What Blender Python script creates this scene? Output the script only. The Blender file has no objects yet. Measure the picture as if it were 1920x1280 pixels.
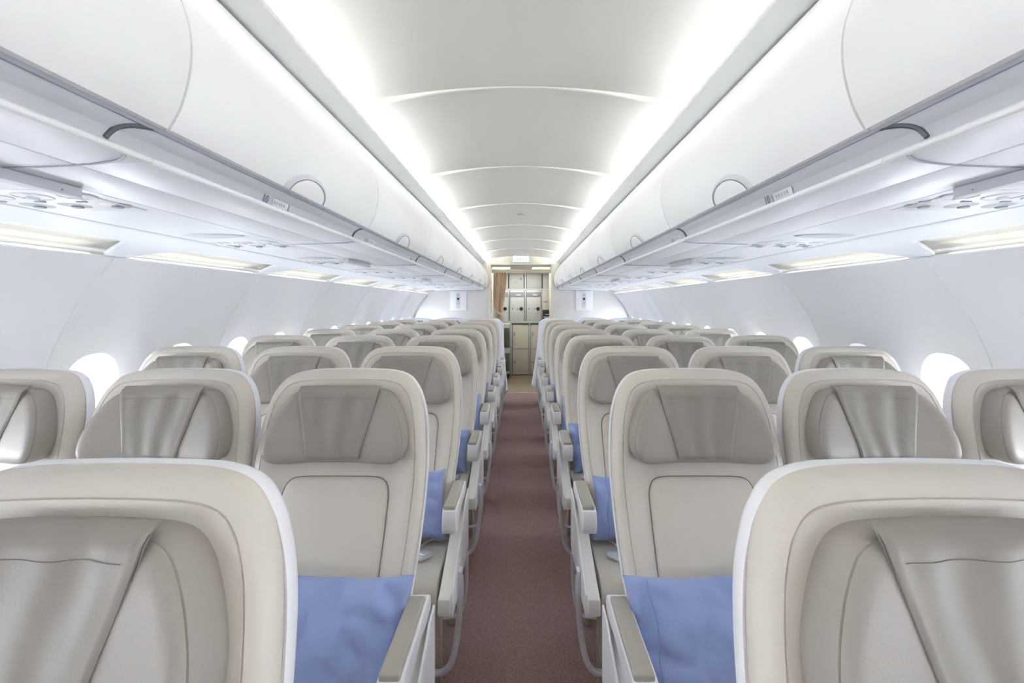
import bpy, bmesh, math, random
from math import sin, cos, pi, sqrt
from mathutils import Vector, noise
random.seed(7)
C = bpy.context.scene.collection
S = bpy.context.scene

# ------------------------------------------------------------------ camera, world, exposure
CAM_H = 1.40
cam = bpy.data.cameras.new('camera')
camo = bpy.data.objects.new('camera', cam); C.objects.link(camo)
cam.sensor_width = 36.0; cam.lens = 905.0 * 36.0 / 1920.0
cam.shift_x = -18.0 / 1920.0; cam.shift_y = -70.0 / 1920.0
cam.clip_start = 0.02
camo.location = (0.008, 0.0, CAM_H); camo.rotation_euler = (pi / 2, 0, 0)
S.camera = camo
w = bpy.data.worlds.new('sky'); S.world = w; w.use_nodes = True
bg = w.node_tree.nodes['Background']
bg.inputs['Color'].default_value = (0.86, 0.92, 1.0, 1); bg.inputs['Strength'].default_value = 26.0
S.view_settings.view_transform = 'Standard'; S.view_settings.look = 'None'
S.view_settings.gamma = 1; S.view_settings.use_curve_mapping = False
S.view_settings.exposure = 0.97
S.cycles.use_denoising = True
S.cycles.max_bounces = 10; S.cycles.diffuse_bounces = 7; S.cycles.glossy_bounces = 3
S.cycles.sample_clamp_indirect = 8

def lamp(name, loc, rot, sx, sy, power, col):
    l = bpy.data.lights.new(name, 'AREA'); l.shape = 'RECTANGLE'; l.size = sx; l.size_y = sy
    l.energy = power; l.color = col
    o = bpy.data.objects.new(name, l); C.objects.link(o); o.location = loc; o.rotation_euler = rot
    return o
Y0, Y1 = -2.6, 8.2
SEAM0, PITCH, WOFF = 1.87, 1.067, -.045
WZ_ = .985
RIBS = [1.82 + 1.05 * k for k in range(-4, 6)]
for s in (-1, 1):
    # tubes lying in the ceiling coves, one per bay, shining up and inward on to the ceiling panels
    ends = [Y0] + RIBS + [Y1]
    for a, b in zip(ends, ends[1:]):
        a += .03; b -= .07
        if b - a < .2: continue
        lamp('cove_lamp', (s * 0.650, (a + b) / 2, 2.128), (0, pi - s * math.radians(25), 0), 0.03, b - a, 3.1 * (b - a), (1.0, 0.985, 0.95))
    # lamps in the slot above the side panels
    lamp('slot_lamp', (s * 1.60, (Y0 + Y1) / 2, 1.600), (0, s * math.radians(80), 0), 0.012, Y1 - Y0 - .1, .45, (1.0, 0.985, 0.94))
    # daylight enters through every window: sampling portals over the openings
    j = -8
    for j in range(-8, 12):
        yc = SEAM0 + WOFF + PITCH / 4 + PITCH / 2 * j
        if yc < Y0 + .2 or yc > 7.95: continue
        p = lamp('window_daylight', (s * 1.985, yc, WZ_), (0, s * pi / 2, 0), .36, .26, 1, (1, 1, 1)); p.data.cycles.is_portal = True
# ceiling light of the rear vestibule
lamp('vestibule_lamp', (0, 8.95, 2.03), (0, 0, 0), .9, .25, 4.5, (1.0, 0.98, 0.94))

# ------------------------------------------------------------------ materials
def mat(name, col, rough=0.5, metal=0.0, spec=0.5, var=0.0, vscale=6.0, bump=0.0, bscale=200.0, coat=0.0, emit=None, estr=0.0, sheen=0.0):
    m = bpy.data.materials.new(name); m.use_nodes = True
    nt = m.node_tree; b = nt.nodes['Principled BSDF']
    b.inputs['Base Color'].default_value = (*col, 1); b.inputs['Roughness'].default_value = rough
    b.inputs['Metallic'].default_value = metal; b.inputs['Specular IOR Level'].default_value = spec
    b.inputs['Coat Weight'].default_value = coat
    b.inputs['Sheen Weight'].default_value = sheen
    if emit: b.inputs['Emission Color'].default_value = (*emit, 1); b.inputs['Emission Strength'].default_value = estr
    tc = nt.nodes.new('ShaderNodeTexCoord')
    if var > 0:
        n = nt.nodes.new('ShaderNodeTexNoise'); n.inputs['Scale'].default_value = vscale; n.inputs['Detail'].default_value = 4
        nt.links.new(tc.outputs['Object'], n.inputs['Vector'])
        r = nt.nodes.new('ShaderNodeMix'); r.data_type = 'RGBA'
        r.inputs['A'].default_value = (*[c * (1 - var) for c in col], 1); r.inputs['B'].default_value = (*[min(1, c * (1 + var)) for c in col], 1)
        nt.links.new(n.outputs['Fac'], r.inputs['Factor']); nt.links.new(r.outputs['Result'], b.inputs['Base Color'])
    if bump > 0:
        n = nt.nodes.new('ShaderNodeTexNoise'); n.inputs['Scale'].default_value = bscale; n.inputs['Detail'].default_value = 3
        nt.links.new(tc.outputs['Object'], n.inputs['Vector'])
        bp = nt.nodes.new('ShaderNodeBump'); bp.inputs['Strength'].default_value = bump; bp.inputs['Distance'].default_value = 0.002
        nt.links.new(n.outputs['Fac'], bp.inputs['Height']); nt.links.new(bp.outputs['Normal'], b.inputs['Normal'])
    return m
M = {}
M['white'] = mat('white_plastic', (.84, .845, .86), .38, var=.01)
M['bin'] = mat('bin_white', (.85, .855, .85), .42, var=.01)
M['strip'] = mat('grey_strip', (.46, .48, .52), .45)
M['under'] = mat('underside', (.80, .82, .87), .42, var=.01)
M['wallp'] = mat('wall_panel', (.875, .885, .91), .5, var=.012, vscale=3)
M['ceil'] = mat('ceiling_panel', (.74, .74, .71), .6, var=.01)
M['rib'] = mat('ceiling_rib', (.70, .69, .65), .55)
M['shelf'] = mat('cove_shelf', (.74, .745, .74), .5)
M['recess'] = mat('recess_beige', (.76, .745, .68), .6)
M['dark'] = mat('dark_gap', (.08, .085, .10), .6)
M['grey'] = mat('mid_grey', (.36, .37, .42), .5)
M['ltgrey'] = mat('light_grey', (.62, .63, .67), .45)
M['cream'] = mat('cream_leather', (.625, .58, .515), .42, var=.03, vscale=5, bump=.12, bscale=350)
M['cushion'] = mat('cushion_leather', (.59, .56, .50), .45, var=.03, bump=.12, bscale=350)
M['taupe'] = mat('taupe_leather', (.32, .292, .262), .42, var=.05, vscale=9, bump=.15, bscale=300, spec=.4)
M['taupe2'] = mat('taupe_flap_leather', (.275, .25, .222), .44, var=.07, vscale=12, bump=.08, bscale=260, spec=.4)
M['seam'] = mat('seam_thread', (.20, .18, .16), .7)
M['pad'] = mat('arm_pad', (.40, .375, .33), .5, bump=.1)
M['shell'] = mat('seat_shell', (.82, .82, .84), .35)
M['console'] = mat('side_console', (.74, .735, .69), .42)
M['legp'] = mat('leg_paint', (.42, .38, .30), .5)
M['chrome'] = mat('brushed_metal', (.74, .75, .79), .30, metal=.45)
M['strap'] = mat('belt_webbing', (.62, .61, .60), .7, bump=.4, bscale=500)
M['blue'] = mat('blue_cotton', (.275, .35, .62), .75, var=.05, vscale=14, bump=.25, bscale=500, sheen=.2)
M['bluedk'] = mat('blue_cotton_fold', (.21, .28, .50), .8, var=.05, vscale=14)
M['sheet'] = mat('white_sheet', (.80, .83, .90), .8, var=.03, bump=.2, bscale=60)
M['curtain'] = mat('tan_curtain', (.60, .46, .33), .85, var=.08, vscale=20, bump=.3, bscale=400)
M['bulk'] = mat('partition', (.74, .73, .71), .5, var=.01)
M['fascia'] = mat('fascia', (.78, .76, .67), .5)
M['jamb'] = mat('jamb', (.72, .69, .58), .5)
M['steel'] = mat('galley_steel', (.58, .62, .61), .38, metal=.35)
M['galley'] = mat('galley_panel', (.62, .64, .62), .45)
M['cart'] = mat('cart_beige', (.66, .62, .52), .5)
M['black'] = mat('black_plastic', (.02, .022, .022), .4)
M['olive'] = mat('dark_olive', (.10, .11, .09), .5)
M['rail'] = mat('valance', (.58, .52, .42), .5)
M['lens'] = mat('lamp_lens', (.9, .9, .9), .3, emit=(.95, .97, 1), estr=.5)
M['led'] = mat('led_strip', (1, 1, 1), .4, emit=(1, .985, .93), estr=.75)
M['lightpanel'] = mat('light_panel', (1, 1, 1), .4, emit=(1, .96, 1), estr=.8)
M['sign'] = mat('exit_sign_face', (.9, .9, 1), .4, emit=(.90, .88, 1), estr=.32)
M['ink'] = mat('ink', (.16, .17, .22), .6)
M['purple'] = mat('sign_ink', (.12, .08, .30), .6)

def carpet(name, c1, c2):
    m = bpy.data.materials.new(name); m.use_nodes = True; nt = m.node_tree; b = nt.nodes['Principled BSDF']
    tc = nt.nodes.new('ShaderNodeTexCoord')
    v = nt.nodes.new('ShaderNodeTexVoronoi'); v.inputs['Scale'].default_value = 160
    n = nt.nodes.new('ShaderNodeTexNoise'); n.inputs['Scale'].default_value = 420; n.inputs['Detail'].default_value = 3
    for t in (v, n): nt.links.new(tc.outputs['Object'], t.inputs['Vector'])
    a = nt.nodes.new('ShaderNodeMath'); a.operation = 'MULTIPLY'
    nt.links.new(v.outputs['Distance'], a.inputs[0]); nt.links.new(n.outputs['Fac'], a.inputs[1])
    a2 = nt.nodes.new('ShaderNodeMath'); a2.operation = 'MULTIPLY'; a2.inputs[1].default_value = 3.0
    nt.links.new(a.outputs[0], a2.inputs[0])
    r = nt.nodes.new('ShaderNodeMix'); r.data_type = 'RGBA'; r.clamp_factor = True
    r.inputs['A'].default_value = (*c1, 1); r.inputs['B'].default_value = (*c2, 1)
    nt.links.new(a2.outputs[0], r.inputs['Factor']); nt.links.new(r.outputs['Result'], b.inputs['Base Color'])
    b.inputs['Roughness'].default_value = .95; b.inputs['Specular IOR Level'].default_value = .15
    bp = nt.nodes.new('ShaderNodeBump'); bp.inputs['Strength'].default_value = .5; bp.inputs['Distance'].default_value = .003
    nt.links.new(a2.outputs[0], bp.inputs['Height']); nt.links.new(bp.outputs['Normal'], b.inputs['Normal'])
    return m
M['carpet'] = carpet('carpet', (.190, .118, .113), (.315, .212, .205))
M['lino'] = mat('galley_floor', (.24, .18, .115), .5, var=.06, vscale=30)
def glassy():
    m = bpy.data.materials.new('window_pane'); m.use_nodes = True; nt = m.node_tree
    b = nt.nodes['Principled BSDF']; nt.nodes.remove(b)
    t = nt.nodes.new('ShaderNodeBsdfTransparent'); g = nt.nodes.new('ShaderNodeBsdfGlossy'); g.inputs['Roughness'].default_value = .03
    x = nt.nodes.new('ShaderNodeMixShader'); x.inputs['Fac'].default_value = .06
    nt.links.new(t.outputs[0], x.inputs[1]); nt.links.new(g.outputs[0], x.inputs[2])
    nt.links.new(x.outputs[0], nt.nodes['Material Output'].inputs['Surface'])
    return m
M['glass'] = glassy()
def shade_mat():
    m = bpy.data.materials.new('shade_plastic'); m.use_nodes = True; nt = m.node_tree; b = nt.nodes['Principled BSDF']
    b.inputs['Base Color'].default_value = (.8, .81, .84, 1); b.inputs['Roughness'].default_value = .5
    t = nt.nodes.new('ShaderNodeBsdfTranslucent'); t.inputs['Color'].default_value = (.5, .52, .56, 1)
    x = nt.nodes.new('ShaderNodeMixShader'); x.inputs['Fac'].default_value = .22
    nt.links.new(b.outputs[0], x.inputs[1]); nt.links.new(t.outputs[0], x.inputs[2]); nt.links.new(x.outputs[0], nt.nodes['Material Output'].inputs['Surface'])
    return m
M['shade'] = shade_mat()

# ------------------------------------------------------------------ helpers
def mesh(name, vs, fs, angle=35, mi=None, mats=None):
    me = bpy.data.meshes.new(name); me.from_pydata([tuple(v) for v in vs], [], fs)
    bm = bmesh.new(); bm.from_mesh(me); bmesh.ops.recalc_face_normals(bm, faces=bm.faces); bm.to_mesh(me); bm.free()
    for p in me.polygons: p.use_smooth = True
    me.set_sharp_from_angle(angle=math.radians(angle))
    return me
def obj(name, me, m, parent=None, loc=None, rot=None):
    if m is not None and not me.materials: me.materials.append(M[m] if isinstance(m, str) else m)
    o = bpy.data.objects.new(name, me); C.objects.link(o)
    if parent: o.parent = parent
    if loc: o.location = loc
    if rot: o.rotation_euler = rot
    return o
def struct(o): o['kind'] = 'structure'; return o
def tag(o, label, cat, group=None):
    o['label'] = label; o['category'] = cat
    if group: o['group'] = group
    return o
def thing(name, loc, label, cat, group=None, rotz=0):
    o = bpy.data.objects.new(name, None); C.objects.link(o); o.location = loc; o.rotation_euler = (0, 0, rotz)
    o.empty_display_size = .1
    return tag(o, label, cat, group)
def copy_tree(o, parent=None):
    c = o.copy(); C.objects.link(c)
    if parent: c.parent = parent
    for ch in o.children: copy_tree(ch, c)
    return c
def catmull(pts, n=6, closed=False):
    out = []; L = len(pts)
    rng = range(L) if closed else range(L - 1)
    for i in rng:
        if closed: p0, p1, p2, p3 = pts[i - 1], pts[i], pts[(i + 1) % L], pts[(i + 2) % L]
        else: p0, p1, p2, p3 = pts[max(i - 1, 0)], pts[i], pts[i + 1], pts[min(i + 2, L - 1)]
        for k in range(n):
            t = k / n
            out.append(tuple(.5 * (2 * b + (c - a) * t + (2 * a - 5 * b + 4 * c - d) * t * t + (3 * b - a - 3 * c + d) * t ** 3) for a, b, c, d in zip(p0, p1, p2, p3)))
    if not closed: out.append(tuple(pts[-1]))
    return out
def interp(tab, x):
    if x <= tab[0][0]: return tab[0][1]
    for (a, b), (c, d) in zip(tab, tab[1:]):
        if x <= c: return b + (d - b) * (x - a) / (c - a)
    return tab[-1][1]
def sm(x): x = max(0, min(1, x)); return x * x * (3 - 2 * x)
def prism(poly, a, b, axis='x', bevel=0.0, seg=2):
    """polygon extruded along an axis; poly is (y,z) for x, (x,z) for y, (x,y) for z"""
    def P(p, t): return {'x': (t, p[0], p[1]), 'y': (p[0], t, p[1]), 'z': (p[0], p[1], t)}[axis]
    n = len(poly); vs = [P(p, a) for p in poly] + [P(p, b) for p in poly]
    fs = [list(range(n)), list(range(2 * n - 1, n - 1, -1))] + [[i, (i + 1) % n, n + (i + 1) % n, n + i] for i in range(n)]
    bm = bmesh.new(); bv = [bm.verts.new(v) for v in vs]
    for f in fs: bm.faces.new([bv[i] for i in f])
    bmesh.ops.recalc_face_normals(bm, faces=bm.faces)
    if bevel > 0:
        bmesh.ops.bevel(bm, geom=[e for e in bm.edges if e.calc_face_angle(0) > .45], offset=bevel, segments=seg, affect='EDGES', profile=.5, clamp_overlap=True)
    me = bpy.data.meshes.new('m'); bm.to_mesh(me); bm.free()
    for p in me.polygons: p.use_smooth = True
    me.set_sharp_from_angle(angle=math.radians(32))
    return me
def box(x0, x1, y0, y1, z0, z1, bevel=0.0, seg=2):
    return prism([(x0, y0), (x1, y0), (x1, y1), (x0, y1)], z0, z1, 'z', bevel, seg)
def join(meshes, mats=None):
    bm = bmesh.new()
    for i, me in enumerate(meshes):
        n0 = len(bm.faces); bm.from_mesh(me)
        if mats:
            bm.faces.ensure_lookup_table()
            for f in bm.faces[n0:]: f.material_index = mats[i]
    out = bpy.data.meshes.new('m'); bm.to_mesh(out); bm.free()
    for p in out.polygons: p.use_smooth = True
    out.set_sharp_from_angle(angle=math.radians(32))
    return out
def tube(pts, r, n=10):
    vs, fs = [], []
    P = [Vector(p) for p in pts]; up = Vector((0, 1, 0.01)).normalized()
    for i, p in enumerate(P):
        t = (P[min(i + 1, len(P) - 1)] - P[max(i - 1, 0)]).normalized()
        a = t.cross(up)
        if a.length < .05: a = t.cross(Vector((1, 0, 0)))
        a.normalize(); b = t.cross(a).normalized()
        rr = r[i] if isinstance(r, (list, tuple)) else r
        for k in range(n):
            q = 2 * pi * k / n; vs.append(p + a * cos(q) * rr + b * sin(q) * rr)
    for i in range(len(P) - 1):
        for k in range(n): fs.append([i * n + k, i * n + (k + 1) % n, (i + 1) * n + (k + 1) % n, (i + 1) * n + k])
    fs.append(list(range(n))); fs.append([(len(P) - 1) * n + k for k in range(n)])
    return mesh('m', vs, fs)
def loft(rows, closed=False, angle=35):
    """rows of equally many points; quads between them"""
    n = len(rows[0]); vs = [p for r in rows for p in r]; fs = []
    for i in range(len(rows) - 1):
        for k in range(n if closed else n - 1):
            fs.append([i * n + k, i * n + (k + 1) % n, (i + 1) * n + (k + 1) % n, (i + 1) * n + k])
    return mesh('m', vs, fs, angle)
def slab(outline, front, rings, back_off, cap=True, xy=None):
    """cushion-like solid. outline (x,h) closed; front(x,h)->y; rings = [(kind, amount, offset)], centre first"""
    n = len(outline)
    cx = sum(p[0] for p in outline) / n; ch = (min(p[1] for p in outline) + max(p[1] for p in outline)) / 2
    area = sum(outline[i][0] * outline[(i + 1) % n][1] - outline[(i + 1) % n][0] * outline[i][1] for i in range(n))
    sg = 1 if area > 0 else -1
    nr = []
    for i in range(n):
        a, b = outline[i - 1], outline[(i + 1) % n]; dx, dh = b[0] - a[0], b[1] - a[1]; l = sqrt(dx * dx + dh * dh) or 1
        nr.append((-dh / l * sg, dx / l * sg))
    rows = []
    d0 = next(r[1] for r in rings if r[0] == 'd')
    base = [(outline[i][0] + nr[i][0] * d0, outline[i][1] + nr[i][1] * d0) for i in range(n)]
    for kind, amt, off in rings:
        row = []
        for i in range(n):
            if kind == 't': x = cx + (base[i][0] - cx) * amt; h = ch + (base[i][1] - ch) * amt
            else: x = outline[i][0] + nr[i][0] * amt; h = outline[i][1] + nr[i][1] * amt
            row.append((x, front(x, h) + off, h))
        rows.append(row)
    for kind, amt, off in back_off:
        row = []
        for i in range(n):
            x = outline[i][0] + nr[i][0] * amt; h = outline[i][1] + nr[i][1] * amt
            row.append((x, front(x, h) + off, h))
        rows.append(row)
    vs = [p for r in rows for p in r]; fs = []
    for i in range(len(rows) - 1):
        for k in range(n): fs.append([i * n + k, i * n + (k + 1) % n, (i + 1) * n + (k + 1) % n, (i + 1) * n + k])
    vs.append((cx, front(cx, ch) + rings[0][2], ch)); c0 = len(vs) - 1
    for k in range(n): fs.append([c0, (k + 1) % n, k])
    r0 = (len(rows) - 1) * n
    fs.append([r0 + k for k in range(n)])
    return mesh('m', vs, fs, 50)

# ------------------------------------------------------------------ the shell: side walls with window openings
wall_ctrl = [(1.57, 1.578), (1.66, 1.47), (1.73, 1.37), (1.79, 1.26), (1.83, 1.16), (1.86, 1.0), (1.87, .85), (1.85, .65), (1.80, .45), (1.70, .2), (1.62, 0.0)]
wall_fine = sorted([(z, x) for x, z in catmull(wall_ctrl, 8)])
def wall_x(z): return interp(wall_fine, z)
WZ = .985; IA, IB, OA, OB = .098, .145, .158, .205
def sup(ax, bz, ang, n=2.5):
    c, s_ = cos(ang), sin(ang)
    return (ax * (abs(c) ** (2 / n)) * (1 if c >= 0 else -1), bz * (abs(s_) ** (2 / n)) * (1 if s_ >= 0 else -1))
def bowl(y, z):
    ph = ((y - SEAM0) / (PITCH / 2)) % 1.0
    rib = (.5 - .5 * cos(2 * pi * ph)) ** .7
    return .020 * rib * sm((1.52 - z) / .35) * sm((z - .45) / .3)
def wpos(s, y, z, depth=0.0): return (s * (wall_x(z) + bowl(y, z) + depth), y, z)
NB = 12
ZB, ZT = .72, 1.27
zs_low = [0, .08, .16, .24, .32, .40, .48, .56, .64, ZB]
zs_mid = [ZB + (ZT - ZB) * i / NB for i in range(NB + 1)]
zs_up = [ZT, 1.31, 1.35, 1.39, 1.43, 1.47, 1.51, 1.54, 1.565, 1.578]
def build_wall(s):
    vs, fs, cache = [], [], {}
    def V(p):
        k = (round(p[0], 5), round(p[1], 5), round(p[2], 5))
        if k not in cache: cache[k] = len(vs); vs.append(p)
        return cache[k]
    kmin = math.floor((Y0 - SEAM0) / PITCH) ; kmax = math.ceil((Y1 - SEAM0) / PITCH)
    g = .0035
    for k in range(kmin, kmax + 1):
        ys = SEAM0 + PITCH * k
        # seam groove
        if Y0 < ys < Y1 + .1:
            zz = zs_low + zs_mid[1:] + zs_up[1:]
            for a, b in zip(zz, zz[1:]):
                for (ya, da), (yb, db) in (((ys - g, 0), (ys, .008)), ((ys, .008), (ys + g, 0))):
                    fs.append([V(wpos(s, ya, a, da)), V(wpos(s, yb, a, db)), V(wpos(s, yb, b, db)), V(wpos(s, ya, b, da))])
        for j in range(2):
            ya = ys + (g if j == 0 else PITCH / 2); yb = ys + (PITCH / 2 if j == 0 else PITCH - g)
            if ya > Y1 + .3 or yb < Y0: continue
            yl = [ya + (yb - ya) * i / NB for i in range(NB + 1)]
            for band in (zs_low, zs_up):
                for a, b in zip(band, band[1:]):
                    for c, d in zip(yl, yl[1:]):
                        fs.append([V(wpos(s, c, a)), V(wpos(s, d, a)), V(wpos(s, d, b)), V(wpos(s, c, b))])
            yc = (ya + yb) / 2 + WOFF
            border = [(y, ZB) for y in yl[:-1]] + [(yb, z) for z in zs_mid[:-1]] + [(y, ZT) for y in yl[:0:-1]] + [(ya, z) for z in zs_mid[:0:-1]]
            rings = []
            for frac, dep in ((1, 0), (.75, 0), (.5, 0), (.25, 0), (.08, 0), (0, 0)):
                row = []
                for (y, z) in border:
                    ang = math.atan2((z - WZ) / (ZT - ZB), (y - yc) / (yb - ya))
                    oy, oz = sup(OA, OB, ang); oy += yc; oz += WZ
                    row.append(V(wpos(s, oy + (y - oy) * frac, oz + (z - oz) * frac)))
                rings.append(row)
            for f, dep in ((.06, -.003), (.12, .002), (.25, .012), (.6, .026), (.9, .040), (.97, .048), (1, .060), (1, .075)):
                row = []
                for (y, z) in border:
                    ang = math.atan2((z - WZ) / (ZT - ZB), (y - yc) / (yb - ya))
                    oy, oz = sup(OA, OB, ang); iy, iz = sup(IA, IB, ang)
                    row.append(V(wpos(s, yc + oy + (iy - oy) * f, WZ + oz + (iz - oz) * f, dep)))
                rings.append(row)
            n = len(border)
            for r0, r1 in zip(rings, rings[1:]):
                for i in range(n):
                    q = [r0[i], r0[(i + 1) % n], r1[(i + 1) % n], r1[i]]
                    if len(set(q)) == 4: fs.append(q)
    # top lip, turned outward behind the light slot
    return vs, fs
side_name = {-1: 'left', 1: 'right'}
for s in (-1, 1):
    vs, fs = build_wall(s)
    wl = struct(obj('wall_' + side_name[s], mesh('m', vs, fs, 30), 'wallp'))
    lip = prism([(s * 1.5695, 1.579), (s * 1.574, 1.584), (s * 1.605, 1.590), (s * 1.66, 1.56), (s * 1.66, 1.552), (s * 1.604, 1.580), (s * 1.575, 1.5735)], Y0, Y1, 'y')
    struct(obj('trim_1' if s < 0 else 'trim_2', lip, 'wallp'))
    # dado at the floor
    struct(obj('baseboard_' + side_name[s], prism([(s * 1.60, 0), (s * 1.58, .0), (s * 1.585, .10), (s * 1.64, .12), (s * 1.66, .06)], Y0, Y1, 'y'), 'ltgrey'))

# windows
wn = 0
for s in (-1, 1):
    j = -8
    while True:
        yc = SEAM0 + WOFF + PITCH / 4 + PITCH / 2 * j
        j += 1
        if yc < Y0 + .2: continue
        if yc > 7.95: break
        wn += 1
        N = 40
        ring = [sup(IA + .006, IB + .006, 2 * pi * i / N) for i in range(N)]; inn = [sup(IA - .008, IB - .008, 2 * pi * i / N) for i in range(N)]
        rows = []
        for R, d in ((ring, .066), (inn, .068), (inn, .082), (ring, .082)):
            rows.append([wpos(s, yc + a, WZ + b, d) for a, b in R])
        wo = struct(obj('window_%d' % wn, loft(rows + [rows[0]], True), 'white'))
        wo['label'] = 'oval cabin window'
        vs = [wpos(s, yc + a, WZ + b, .076) for a, b in ring]
        fine = [vs] + [[wpos(s, yc + a * t, WZ + b * t, .076) for a, b in ring] for t in (.7, .4, .1)]
        obj('pane', loft(fine + [], True), 'glass', wo)
        # pull-down shade: nearly up on most windows, part lowered on one at the right, its gap added to light the wall
        drop = .05
        if s > 0 and abs(yc - WOFF - (SEAM0 + PITCH * .75)) < .1: drop = .19
        elif (wn * 7) % 5 == 0: drop = .07
        rows = []
        for t in range(9):
            z = WZ + IB + .004 - drop * t / 8
            q = max(0.0, 1 - (abs(z - WZ) / (IB + .006)) ** 2.5); hw = (IA + .006) * q ** (1 / 2.5)
            rows.append([wpos(s, yc + hw * (u / 8 - 1), z, .070) for u in range(17)])
        sh = obj('window_shade', loft(rows), 'shade', wo)

# floor and an unseen shell added above the bins to block stray daylight
added_shell = catmull([(-1.72, 1.45), (-1.68, 1.75), (-1.45, 2.10), (-1.0, 2.33), (0, 2.42), (1.0, 2.33), (1.45, 2.10), (1.68, 1.75), (1.72, 1.45)], 5)
struct(obj('ceiling', loft([[(x, y, z) for x, z in added_shell] for y in (Y0 - .05, 10.2)]), 'under'))
struct(obj('wall_front_added', box(-1.95, 1.95, Y0 - .05, Y0, 0, 2.45), 'bulk'))  # unseen wall added behind the camera to keep the daylight out
struct(obj('floor', box(-1.66, 1.66, Y0, 7.61, -.05, 0), 'carpet'))
struct(obj('floor', box(-1.66, 1.66, 7.61, 10.2, -.05, 0.001), 'lino'))
struct(obj('trim_3', box(-.62, .62, 7.60, 7.618, 0, .006, .001), 'rail'))

# ------------------------------------------------------------------ ceiling
def ceil_z(x): return 2.219 - .062 * (abs(x) / .6) ** 2.0
ribs = RIBS
xs = [-.70 + 1.40 * i / 40 for i in range(41)]
rows = []
for y in (Y0, 0, 2, 4, 6, Y1 + .02): rows.append([(-.71, y, 2.11)] + [(x, y, ceil_z(x)) for x in xs] + [(.71, y, 2.11)])
struct(obj('ceiling', loft(rows), 'ceil'))
arc = lambda x: 2.2145 - .1165 * (x / .69) ** 2
def shelf_under(x): return 2.100 + (.69 - abs(x)) / .09 * .012
tn = 3
for y in ribs:
    tn += 1
    lo = [(x, min(arc(x), shelf_under(x) - .002) if abs(x) > .6 else arc(x)) for x in [-.69 + 1.38 * i / 60 for i in range(61)]]
    # a thin rounded fin across the cabin that closes the ends of the light troughs
    vs, fs = [], []
    for (x, z) in lo:
        vs += [(x, y - .005, 2.245), (x, y - .005, z + .003), (x, y, z), (x, y + .005, z + .003), (x, y + .005, 2.245)]
    for i in range(len(lo) - 1):
        for k in range(4): fs.append([i * 5 + k, i * 5 + k + 1, (i + 1) * 5 + k + 1, (i + 1) * 5 + k])
    struct(obj('trim_%d' % tn, mesh('m', vs, fs, 30), 'ceil'))
for s in (-1, 1):
    tn += 1
    struct(obj('trim_%d' % tn, prism([(s * .698, 2.100), (s * .606, 2.112), (s * .600, 2.117), (s * .603, 2.122), (s * .62, 2.122), (s * .715, 2.112), (s * .715, 2.10)], Y0, Y1, 'y'), 'shelf'))
dk = tag(obj('ceiling_vent', box(-.027, .027, 4.37, 4.40, 2.211, 2.2215, .002), 'grey'), 'tiny dark slot set in the middle of the ceiling', 'vent')

# ------------------------------------------------------------------ overhead bins
door_ctrl = [(.590, 1.696), (.571, 1.731), (.5575, 1.776), (.5515, 1.820), (.554, 1.865), (.567, 1.910), (.590, 1.955), (.613, 1.990), (.650, 2.045), (.686, 2.092)]
door_fine = catmull(door_ctrl, 5)
door_s = [0.0]
for a, b in zip(door_fine, door_fine[1:]): door_s.append(door_s[-1] + sqrt((a[0] - b[0]) ** 2 + (a[1] - b[1]) ** 2))
def door_at(t, off=0.0):
    x = interp(list(zip(door_s, [p[0] for p in door_fine])), t); z = interp(list(zip(door_s, [p[1] for p in door_fine])), t)
    x2 = interp(list(zip(door_s, [p[0] for p in door_fine])), t + .004); z2 = interp(list(zip(door_s, [p[1] for p in door_fine])), t + .004)
    if t + .004 > door_s[-1]: return x - off, z
    dx, dz = x2 - x, z2 - z; l = sqrt(dx * dx + dz * dz)
    return x - dz / l * off, z + dx / l * off     # off > 0 : towards the aisle
def offset_prof(off): return [door_at(t, off) for t in door_s[:-1]] + [(door_fine[-1][0] - off * .8, door_fine[-1][1] + off * .3)]
BIN0 = .82
bins = [BIN0 + PITCH * k for k in range(-3, 8)]
bins[-1] = 8.18
bins = [b for b in bins if b > Y0]
ordinal = ['first', 'second', 'third', 'fourth', 'fifth', 'sixth', 'seventh', 'eighth', 'ninth', 'tenth']
def rounded_door(s, y0, y1):
    """door skin with softly rounded ends"""
    rows = []
    for y, off in ((y0 + .003, -.022), (y0 + .0018, -.005), (y0 + .003, -.0012), (y0 + .006, 0), ((y0 + y1) / 2, 0), (y1 - .006, 0), (y1 - .003, -.0012), (y1 - .0018, -.005), (y1 - .003, -.022)):
        pr = offset_prof(off)
        pr = [(pr[0][0] + .010, pr[0][1] - .001)] + pr
        rows.append([(s * x, y, z) for x, z in pr])
    return loft(rows, angle=50)
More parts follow.
